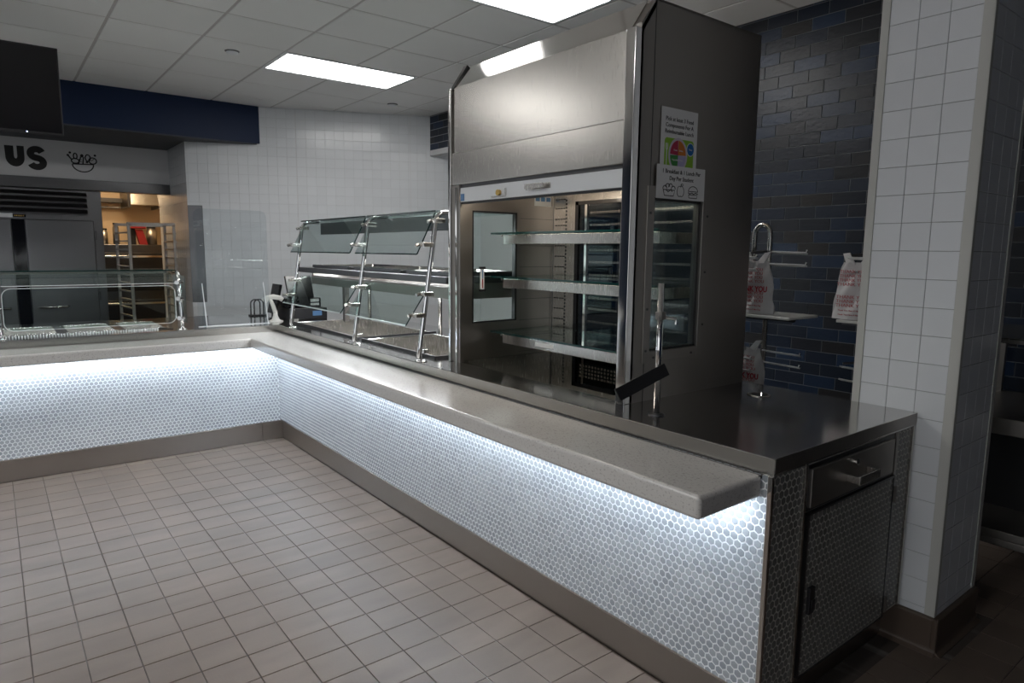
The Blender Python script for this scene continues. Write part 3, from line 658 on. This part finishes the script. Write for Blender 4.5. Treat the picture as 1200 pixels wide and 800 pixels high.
# left: steam table pans and guard
wl = thing('steam_table', (.14, 5.64, .70), 'steel steam table frame set into the cross counter', 'steam table')
MB().box(-.75, 1.03, 5.37, 5.92, .70, .705).box(-.75, 1.03, 5.37, 5.376, .70, ZT).box(-.75, 1.03, 5.914, 5.92, .70, ZT).box(1.024, 1.03, 5.37, 5.92, .70, ZT).box(-.75, -.744, 5.37, 5.92, .70, ZT).build('basin', steelside, wl)
fr2 = MB().box(-.75, 1.03, 5.352, 5.392, ZT, ZT+.005).box(-.75, 1.03, 5.90, 5.94, ZT, ZT+.005)
for x in (-.74, -.35, .005, .36, .70, 1.005): fr2.box(x-.017, x+.017, 5.39, 5.90, ZT, ZT+.005)
fr2.build('frame', polish, wl, bevel=.0015)
b_ = MB()  # white blocks stand in for the row of reflected LED dots
for k in range(58): x = -.02+k*.0165; b_.box(x, x+.009, 5.335, 5.350, ZT, ZT+.011)
o = b_.build('dot_reflection_strip', white, wl); o['kind'] = 'stuff'
def steam_pan(x0, x1, label):
    t = thing('steam_pan', ((x0+x1)/2, 5.645, .80), label, 'pan', 'steam table pans')
    y0, y1, z0, z1 = 5.395, 5.895, .80, ZT+.006
    b = MB(); i = .03
    b.add([(x0, y0, z1), (x1, y0, z1), (x1, y1, z1), (x0, y1, z1), (x0+i, y0+i, z0), (x1-i, y0+i, z0), (x1-i, y1-i, z0), (x0+i, y1-i, z0)],
          [(0, 1, 5, 4), (1, 2, 6, 5), (2, 3, 7, 6), (3, 0, 4, 7), (4, 5, 6, 7)])
    o = b.build('bowl', steel, t); sm = o.modifiers.new('s', 'SOLIDIFY'); sm.thickness = .0015
    MB().box(x0-.012, x0+.004, y0-.01, y1+.01, z1, z1+.005).box(x1-.004, x1+.012, y0-.01, y1+.01, z1, z1+.005).box(x0, x1, y0-.01, y0+.004, z1, z1+.005).box(x0, x1, y1-.004, y1+.01, z1, z1+.005).build('rim', polish, t, bevel=.002)
steam_pan(.035, .33, 'shallow steel steam pan at the left picture edge'); steam_pan(.39, .67, 'middle steel steam pan of the cross counter'); steam_pan(.73, .985, 'steel steam pan nearest the clear acrylic shield')
lg = thing('sneeze_guard', (.5, 5.35, ZT), 'low glass sneeze guard with chrome end post over the steam pans', 'sneeze guard')
for x in (1.075, .02, -1.0):
    path = [(x, 5.262, ZT), (x, 5.262, 1.02), (x, 5.30, 1.26), (x, 5.32, 1.31), (x, 5.36, 1.325), (x, 5.50, 1.325)]
    p = MB().tube(path, .0125, 12).build('post', chrome, lg, smooth=True)
    MB().lathe((x, 5.262, ZT), [(.03, 0), (.03, .005), (.015, .01)], 18).build('foot', chrome, p, smooth=True)
    for y, z in ((5.262, 1.255), (5.255, 1.14), (5.25, 1.0)):
        MB().cyl((x-.03, y-.045, z), (x-.03, y-.025, z), .014, 14).build('knob', white, p)
        MB().box(x-.035, x+.012, y-.03, y+.02, z-.01, z+.01).build('clamp', polish, p, bevel=.003)
    g = MB().box(x+.03, x+.034, 5.26, 5.66, .96, 1.30).build('side_pane', glassm, p)
for x0, x1 in ((.045, 1.03), (-.97, -.005)):
    def yp(y0, z0, y1, z1, t=.006): return MB().prism([(y0, z0), (y1, z1), (y1+t, z1), (y0+t, z0)], x0, x1, 0)
    g = yp(5.36, 1.328, 5.215, 1.250).build('upper_pane', glassg, lg)
    yp(5.217, 1.2525, 5.214, 1.2495, .008).build('pane_edge', whiteedge, g)
    # lower pane with rounded corners
    r = .05; pts = []
    for cx_, cz_, a in ((x1-r, 1.235-r, 0), (x0+r, 1.235-r, 90), (x0+r, .968+r, 180), (x1-r, .968+r, 270)):
        for k in range(6): an = math.radians(a+18*k); pts.append((cx_+r*math.cos(an), cz_+r*math.sin(an)))
    g = MB().prism(pts, 5.225, 5.231, 1).build('lower_pane', glassm, lg)
    MB().tube([(a, 5.228, b) for a, b in pts], .0022, 6, closed=True).build('pane_edge', whiteedge, g)
    g = MB().box(x0-.03, x1+.03, 5.33, 5.72, 1.336, 1.343).build('top_pane', glassg, lg)
    MB().box(x0-.03, x1+.03, 5.328, 5.331, 1.3355, 1.3435).build('pane_edge', glassedge, g)

# ================================================================== COUNTER ITEMS
lh = MB().box(-.95, 1.03, 5.515, 5.52, 1.312, 1.335).box(-.95, 1.03, 5.52, 5.56, 1.325, 1.335).build('lamp_housing', steelside, lg)
MB().box(-.94, 1.02, 5.522, 5.556, 1.322, 1.325).build('lamp_strip', guardled, lh)
ac = thing('acrylic_shield', (1.48, 5.33, ZT), 'clear acrylic shield standing on triangular feet at the counter corner', 'shield')
r = .05; pts = []
for cx_, cz_, a in ((1.735-r, 1.79-r, 0), (1.205+r, 1.79-r, 90), (1.205, .916, 180), (1.735, .916, 270)):
    for k in range(6 if a < 180 else 1): an = math.radians(a+18*k); q = r if a < 180 else 0; pts.append((cx_+q*math.cos(an), cz_+q*math.sin(an)))
pn = MB().prism(pts, 5.36, 5.365, 1).build('sheet', acryl, ac)
MB().box(1.205, 1.735, 5.3575, 5.3645, .9125, .9175).build('bottom_edge', whiteedge, ac)
for x in (1.243, 1.692):
    f_ = MB().prism([(5.36, ZT), (5.27, ZT), (5.36, 1.24)], x-.003, x+.003, 0).build('foot', acryl, ac)
    MB().tube([(x, 5.27, ZT+.004), (x, 5.36, 1.238)], .0034, 6).build('foot_edge', whiteedge, f_)
ps = thing('cash_register', (2.05, 5.55, ZT), 'black cash register terminal with tilted screen behind the counter corner', 'cash register')
MB().box(1.93, 2.26, 5.47, 5.80, ZT, ZT+.095).build('cash_drawer', black, ps, bevel=.006)
MB().box(1.93, 2.22, 5.50, 5.76, ZT+.095, ZT+.18).build('printer_body', blackg, ps, bevel=.012)
MB().prism([(5.50, ZT+.18), (5.52, ZT+.18), (5.60, ZT+.36), (5.57, ZT+.365)], 1.94, 2.16, 0).build('screen', blackg, ps, bevel=.004)
MB().prism([(5.60, ZT+.16), (5.66, ZT+.16), (5.63, ZT+.30), (5.58, ZT+.27)], 2.0, 2.1, 0).build('screen_stand', black, ps)
MB().box(2.125, 2.20, 5.498, 5.50, ZT+.115, ZT+.135).build('sticker', paper, ps)
MB().box(2.125, 2.20, 5.499, 5.5, ZT+.145, ZT+.17).build('sticker', paper, ps)
MB().box(2.13, 2.21, 5.467, 5.47, ZT+.03, ZT+.07).build('connector_panel', labelb, ps, bevel=.002)
MB().tube([(1.95, 5.46, ZT+.14), (2.05, 5.45, ZT+.11), (2.2, 5.46, ZT+.10), (2.235, 5.47, ZT+.06)], .004, 8).build('cable', darkst, ps)
cs = thing('customer_display', (1.83, 5.66, ZT), 'thin black upright display panel leaning behind the white scanner', 'display')
MB(Matrix.Translation((1.84, 5.66, ZT)) @ Matrix.Rotation(.22, 4, 'Y')).box(-.012, .012, -.09, .09, .05, .30).build('panel', blackg, cs, bevel=.004)
MB().lathe((1.86, 5.66, ZT), [(.05, 0), (.05, .008), (.014, .015), (.014, .10)], 20).build('stand', black, cs, smooth=True)
bs_ = thing('barcode_scanner', (1.80, 5.45, ZT), 'ivory handheld barcode scanner resting in its white stand', 'scanner')
MB().lathe((1.81, 5.45, ZT), [(.062, 0), (.06, .006), (.03, .018), (.018, .05), (.015, .09)], 24).build('stand_base', ivory, bs_, smooth=True)
MB().tube([(1.81, 5.45, ZT+.07), (1.80, 5.46, ZT+.12), (1.785, 5.465, ZT+.165), (1.77, 5.47, ZT+.19)], .017, 14, r2=.014).build('handle', ivory, bs_, smooth=True)
MB().tube([(1.735, 5.49, ZT+.165), (1.755, 5.48, ZT+.190), (1.80, 5.46, ZT+.202), (1.845, 5.44, ZT+.192), (1.868, 5.43, ZT+.175)], .024, 14, r2=.018).build('head', ivory, bs_, smooth=True)
wh = thing('wire_holder', (1.80, 6.0, ZT), 'small dark looped wire holder on the back of the counter corner', 'holder')
for dx in (0, .03):
    MB().tube([(1.78+dx, 6.0, ZT)] + [(1.78+dx+.04-.04*math.cos(a*math.pi/8), 6.0, ZT+.11+.035*math.sin(a*math.pi/8)) for a in range(9)] + [(1.86+dx, 6.0, ZT)], .006, 8).build('loop', black, wh)
MB().box(1.77, 1.90, 5.96, 6.04, ZT, ZT+.012).build('base', black, wh)

# television hung in front of the soffit
tv = thing('television', (-.1, 5.6, 2.25), 'large black television screen hanging at upper left before the navy soffit', 'television')
MB().box(-.66, .47, 5.60, 5.64, 2.25, 2.82).build('panel', black, tv, bevel=.004)
MB().box(-.65, .46, 5.596, 5.601, 2.265, 2.81).build('screen', blackg, tv)
MB().cyl((-.1, 5.68, 2.5), (-.1, 5.68, H), .025, 14).box(-.2, 0, 5.64, 5.70, 2.4, 2.65).build('ceiling_mount', darkst, tv)
MB().box(.262, .268, 5.594, 5.600, 2.254, 2.260).build('standby_light', ledblue, tv)

# ================================================================== ALCOVE: lettering, fridge, rack, kitchen
HY = 8.929
wl_ = thing('wall_lettering', (.39, HY, 2.33), 'heavy black letters US on the white header wall', 'lettering')
Mh = frame((0, HY, 0), X, Z)
u_ = [(.215, 2.548), (.292, 2.548), (.292, 2.445), (.296, 2.425), (.306, 2.418), (.316, 2.425), (.320, 2.445), (.320, 2.552), (.382, 2.552), (.382, 2.44)]
u_ += [(.300+.082*math.cos(math.radians(-a)), 2.43-.095*math.sin(math.radians(a))) for a in range(10, 171, 16)] + [(.218, 2.44)]
MB(Mh).prism(u_, 0, .002, 2).build('letter', ink, wl_)
sp_ = A((.487, 2.486), .052, .045, 20, 255, 14) + A((.487, 2.392), .056, .047, 75, -160, 14)
sw = [.066]*len(sp_)
MB(Mh).ribbon(sp_, sw, t=.002).build('letter', ink, wl_)
bd = thing('bowl_decal', (.9, HY, 2.33), 'black outline drawing of a food-filled bowl on the white header wall', 'wall decal')
b_ = MB(Mh); W_ = .0125
b_.ribbon([(.805, 2.405), (1.005, 2.413)], W_, t=.002).ribbon(A((.905, 2.408), .10, .082, 183, 362, 20), W_, t=.002)
b_.build('bowl', ink, bd)
b_ = MB(Mh); b_.ribbon([(.865, 2.41), (.888, 2.485), (.915, 2.485), (.905, 2.41)], W_, t=.002).ribbon([(.87, 2.46), (.90, 2.455)], .006, t=.002).ribbon([(.88, 2.435), (.90, 2.432)], .006, t=.002); b_.disc((.90, 2.50), .016, .018, z1=.002); b_.build('carrot', ink, bd)
b_ = MB(Mh); b_.ribbon(A((.835, 2.44), .036, .026, 0, 360), W_, t=.002).ribbon([(.80, 2.455), (.775, 2.49)], .014, t=.002).disc((.77, 2.497), .012, z1=.002); b_.build('drumstick', ink, bd)
b_ = MB(Mh); b_.ribbon(A((.955, 2.48), .024, .036, 0, 360), W_, t=.002).ribbon(A((.838, 2.492), .017, .030, 0, 360), W_, t=.002).ribbon(A((1.0, 2.452), .037, .034, 0, 360), W_, t=.002).ribbon([(.985, 2.45), (1.015, 2.475)], .006, t=.002); b_.build('eggs', ink, bd)
b_ = MB(Mh)
for c in ((.79, 2.525), (1.025, 2.513), (.945, 2.435)): b_.disc(c, .012, z1=.002)
b_.build('dots', ink, bd)

FY = 8.95
fg = thing('reach_in_refrigerator', (.3, 9.3, 0), 'stainless two-door reach-in refrigerator with louvred top in the alcove', 'refrigerator')
MB().box(-.55, 1.055, FY, 9.75, .12, 2.122).build('cabinet', fridgest, fg, bevel=.004)
for i in range(4):
    z = 1.86+i*.062
    MB().prism([(FY, z+.004), (FY-.05, z), (FY-.052, z+.008), (FY-.012, z+.05), (FY, z+.05)], -.5, .915, 0).build('louver', fridgest, fg)
for x0, x1 in ((-.5, .215), (.335, .965)):
    d_ = MB().box(x0, x1, FY-.045, FY, .2, 1.79).build('door', fridgest, fg, bevel=.01)
    hx = x1-.07 if x0 < 0 else x0+.07; s_ = -1 if x0 < 0 else 1
    MB().tube([(hx, FY-.045, .84), (hx, FY-.10, .84), (hx+s_*.24, FY-.10, .845), (hx+s_*.26, FY-.06, .845)], .014, 10).build('handle', polish, d_, smooth=True)
MB().box(.22, .33, FY-.02, FY, .2, 1.79).build('mullion', blackg, fg)
for z in (.9, 1.58): MB().box(.965, .985, FY-.05, FY, z, z+.1).build('hinge', darkst, fg)
MB().box(.10, .235, FY-.004, FY, 1.805, 1.85).build('control_panel', white, fg)
MB().box(.24, .35, FY-.004, FY, 1.81, 1.84).build('badge', blackg, fg)
for k in range(6): MB().box(.25+k*.015, .258+k*.015, FY-.005, FY-.004, 1.818, 1.832).build('badge_mark', brass, fg)
for x in (-.5, 1.0): MB().cyl((x, FY+.05, 0), (x, FY+.05, .12), .025, 12).build('leg', darkst, fg)

rk = thing('sheet_pan_rack', (1.4, 8.35, 0), 'tall open metal sheet pan rack standing in the alcove opening', 'rack')
ra = [(1.195, 8.15), (1.63, 8.15), (1.63, 8.63), (1.14, 8.63)]
for x, y in ra: MB().box(x-.014, x+.014, y-.014, y+.014, .12, 1.75).build('post', steelside, rk, bevel=.002)
MB().box(1.18, 1.645, 8.136, 8.164, 1.735, 1.765).build('top_rail', steelside, rk)
MB().box(1.13, 1.645, 8.616, 8.644, 1.735, 1.765).build('top_rail', steelside, rk)
for i in range(16):
    z = .30+i*.09
    MB().box(1.62, 1.655, 8.15, 8.63, z, z+.014).build('slide', steelside, rk)
    MB().prism([(1.18, 8.15), (1.21, 8.15), (1.155, 8.63), (1.125, 8.63)], z, z+.014, 2).build('slide', steelside, rk)
for x, y in ra: MB().cyl((x-.012, y, .06), (x+.012, y, .06), .06, 16).build('caster', black, rk)
kh = thing('exhaust_hood', (1.9, 11.1, 2.1), 'dark metal exhaust hood high in the warm lit kitchen', 'hood')
MB().prism([(10.85, 2.10), (11.49, 2.10), (11.49, 2.42), (10.95, 2.42)], 1.62, 2.02, 0).build('canopy', steel, kh, bevel=.004)
MB().box(1.60, 1.64, 10.85, 11.49, 2.06, 2.46).box(1.60, 2.04, 10.84, 10.88, 2.40, 2.46).box(2.0, 2.04, 10.85, 11.49, 2.06, 2.46).build('frame', darkst, kh)
ks = thing('kitchen_shelf', (1.35, 11.35, 2.14), 'dark shelf along the lit kitchen back wall', 'shelf')
MB().box(1.04, 1.59, 11.25, 11.5, 2.14, 2.20).build('board', darkst, ks)
MB().box(1.04, 1.59, 11.27, 11.29, 2.06, 2.08).build('hanging_bar', polish, ks)
kt = thing('kitchen_oven', (1.5, 10.9, 0), 'dark double-stack oven inside the kitchen behind the pan rack', 'oven')
MB().box(1.06, 2.1, 10.6, 11.4, .12, 1.54).build('oven_body', darkst, kt, bevel=.01)
for z in (.25, .90):
    d_ = MB().box(1.12, 2.05, 10.575, 10.6, z, z+.52).build('door', black, kt, bevel=.008)
    MB().box(1.16, 2.0, 10.535, 10.55, z+.46, z+.49).build('handle', polish, d_, bevel=.004)
for x in (1.1, 2.05): MB().cyl((x, 10.66, 0), (x, 10.66, .13), .02, 10).build('leg', darkst, kt)
rb = thing('red_mixer', (1.70, 10.75, 1.54), 'red machine with slanted red front on top of the kitchen oven', 'kitchen machine')
MB().box(1.60, 1.78, 10.68, 10.85, 1.76, 1.85).build('head', redm, rb, bevel=.01)
MB().prism([(1.70, 1.54), (1.80, 1.54), (1.74, 1.75), (1.65, 1.75)], 10.7, 10.8, 1).build('chute', redm, rb)
MB().box(1.60, 1.66, 10.76, 10.86, 1.54, 1.76).build('column', black, rb)
for x, w_, h_, lb in ((1.14, .12, .34, 'tall dark canister on top of the kitchen oven at the opening edge'), (1.30, .10, .20, 'short dark canister on top of the kitchen oven'), (1.45, .08, .28, 'slim dark canister next to the red machine'), (1.90, .14, .24, 'wide dark canister at the right end of the kitchen oven')):
    t = thing('kitchen_canister', (x, 11.0, 1.54), lb, 'canister', 'canisters in the kitchen')
    MB().lathe((x, 11.0, 1.54), [(w_/2, 0), (w_/2, h_*.85), (w_/2*.8, h_*.87), (w_/2*.8, h_)], 18).build('jar', steelside, t, smooth=True)
    MB().lathe((x, 11.0, 1.54+h_), [(w_/2*.85, 0), (w_/2*.85, .02)], 18).build('lid', black, t)
kl = thing('kitchen_light', (1.4, 10.2, 2.72), 'warm ceiling light inside the kitchen beyond the opening', 'ceiling light')
MB().box(1.10, 1.70, 9.9, 10.5, 2.725, 2.735).build('diffuser', warml, kl)
MB().box(1.08, 1.72, 9.88, 10.52, 2.735, 2.75).build('frame', white, kl)

# ================================================================== BAG RACKS, RIGHT SIDE EQUIPMENT
def bag(x, y, z, s, parent_label, grp, flip=1, bold=True):
    """T-shirt bag hanging flat: front faces -x, y runs to the left"""
    t = thing('carrier_bag', (x, y, z), parent_label, 'bag', grp)
    n_, m_ = 12, 14; vs_ = []; fs_ = []
    prof_ = [(.62, 0), (.64, .12), (.60, .3), (.56, .5), (.52, .7), (.46, .86), (.40, 1.0)]
    def wdt(v):
        for (a, b), (c, d) in zip(prof_, prof_[1:]):
            if b <= v <= d: return a+(c-a)*(v-b)/(d-b)
        return prof_[-1][0]
    for side in (1, -1):
        for j in range(m_+1):
            v = j/m_
            for i in range(n_+1):
                u = i/n_*2-1; yy = u*wdt(v)*.172*s
                dep = (1-u*u)*.035*(1-.6*v)*side + .008*math.sin(7*u+9*v+side) + .006*math.sin(13*v+3*u)
                vs_.append((x-dep, y+yy*flip, z+v*.27*s))
    w1 = n_+1
    for sd in range(2):
        o_ = sd*w1*(m_+1)
        for j in range(m_):
            for i in range(n_):
                f = (o_+j*w1+i, o_+j*w1+i+1, o_+(j+1)*w1+i+1, o_+(j+1)*w1+i); fs_.append(f if sd else f[::-1])
    MB().add(vs_, fs_).build('body', bagm, t, smooth=True)
    for sy in (-1, 1):
        MB().add([(x-.012+.004*k, y+sy*.03*s+dy, z+.26*s+dz) for k, (dy, dz) in enumerate(((-.022*s, 0), (.022*s, 0), (.03*s*sy+.012*s, .05*s), (.03*s*sy-.018*s, .055*s)))], [(0, 1, 2, 3)]).build('handle_loop', bagm, t).modifiers.new('s', 'SOLIDIFY').thickness = .008
    Mb = frame((x-.046, y, z), -Y, Z)
    if bold: text('THANK YOU', .040*s, Mb @ T((0, .115*s, 0)), redink, t, name='print', bold=.0012, ext=.001, sx=.8)
    for i in range(9):
        if i in (3, 4): continue
        text('THANK YOU', .022*s, Mb @ T((0, (.06+.020*i)*s, .0)), redpale, t, name='print', ext=.001, sx=1.15 if i < 6 else 1.0)
    for i in range(2): text('Thank You Have A Nice Day', .0105*s, Mb @ T((0, (.02+.02*i)*s, 0)), redink, t, name='print', ext=.001)
def wires(t, x, y, z, L=.19):
    for dz in (0, -.062):
        for dx in (0, .0):
            MB().tube([(x, y, z+dz), (x-.005, y-L, z+dz-.004), (x-.005, y-L-.006, z+dz+.010)], .0042, 8).tube([(x+.02, y, z+dz-.006), (x+.015, y-L, z+dz-.010), (x-.005, y-L, z+dz-.004)], .0042, 8).build('wire_arm', wirem, t, smooth=True)
def rack(y, side, dx=0):
    lb = 'chrome carrier bag stand with wire arms beside the display case' if side == 0 else 'chrome carrier bag stand half hidden by the white tiled column'
    t = thing('bag_rack', (3.22+dx, y, 0), lb, 'bag stand', 'carrier bag stands')
    px = 3.24+dx
    path = [(px, y-.0, .03), (px, y, 1.58)] + [(px, y+.045-.045*math.cos(a*math.pi/8), 1.60+.05*math.sin(a*math.pi/8)) for a in range(1, 9)] + [(px, y+.09, 1.2)]
    MB().tube(path, .0135, 14).build('pole', steel, t, smooth=True)
    MB().lathe((px, y, 0), [(.17, 0), (.17, .012), (.03, .03)], 28).build('base', darkst, t, smooth=True)
    for zz in (1.19, .62):
        MB().box(3.06+dx, 3.34+dx, y-.235, y+.16, zz-.014, zz).build('bag_board', boardm, t, bevel=.003)
        MB().box(3.10+dx, 3.13+dx, y-.23, y+.15, zz-.026, zz-.014).build('board_support', darkst, t)
    for zz in (1.505, .985):
        wires(t, 3.225+dx, y+.0, zz+.005, .21); wires(t, 3.07+dx, y+.13, zz-.02, .16)
        MB().tube([(3.25+dx, y-.02, zz+.01), (3.10+dx, y+.13, zz-.01)], .006, 8).build('crossbar', darkst, t)
    return t
rack(1.955, 0); rack(1.395, 1, .13)
bag(3.13, 1.955, 1.192, 1.0, 'upper white carrier bag with red print beside the display case', 'printed carrier bags')
bag(3.13, 1.975, .74, 1.0, 'lower white carrier bag with red print, partly below the countertop', 'printed carrier bags')
bag(3.24, 1.49, 1.192, 1.0, 'white carrier bag with red print half hidden behind the column', 'printed carrier bags', bold=False)

eq = thing('back_table', (3.75, .4, 0), 'dark stainless table with raised rail behind the white tiled column', 'table')
ex0, ex1, ey0, ey1 = 3.42, 4.15, -.9, 1.16
MB().box(ex0, ex1, ey0, ey1, .728, .802).build('tabletop', steelside, eq, bevel=.004)
MB().box(ex0, ex1, ey0, ey1, .262, .300).box(ex0, ex0+.02, ey0, ey1, .23, .262).build('lower_shelf', steelside, eq, bevel=.003)
MB().box(ex0, ex0+.03, ey0, ey1, 1.128, 1.150).box(ex0, ex1, ey0, ey1, 1.146, 1.152).build('upper_rail', steel, eq)
for x, y in ((ex0+.03, ey1-.03), (ex1-.03, ey1-.03), (ex0+.03, ey0+.03), (ex1-.03, ey0+.03), (ex0+.03, .55)): MB().box(x-.02, x+.02, y-.02, y+.02, 0, .73).build('leg', steelside, eq)
for x, y in ((ex1-.03, ey1-.03), (ex1-.03, ey0+.03)): MB().box(x-.015, x+.015, y-.015, y+.015, .80, 1.147).build('rail_post', steelside, eq)
MB().box(ex0+.35, ex0+.36, ey0+.05, ey1-.05, .30, .73).build('back_panel', black, eq)
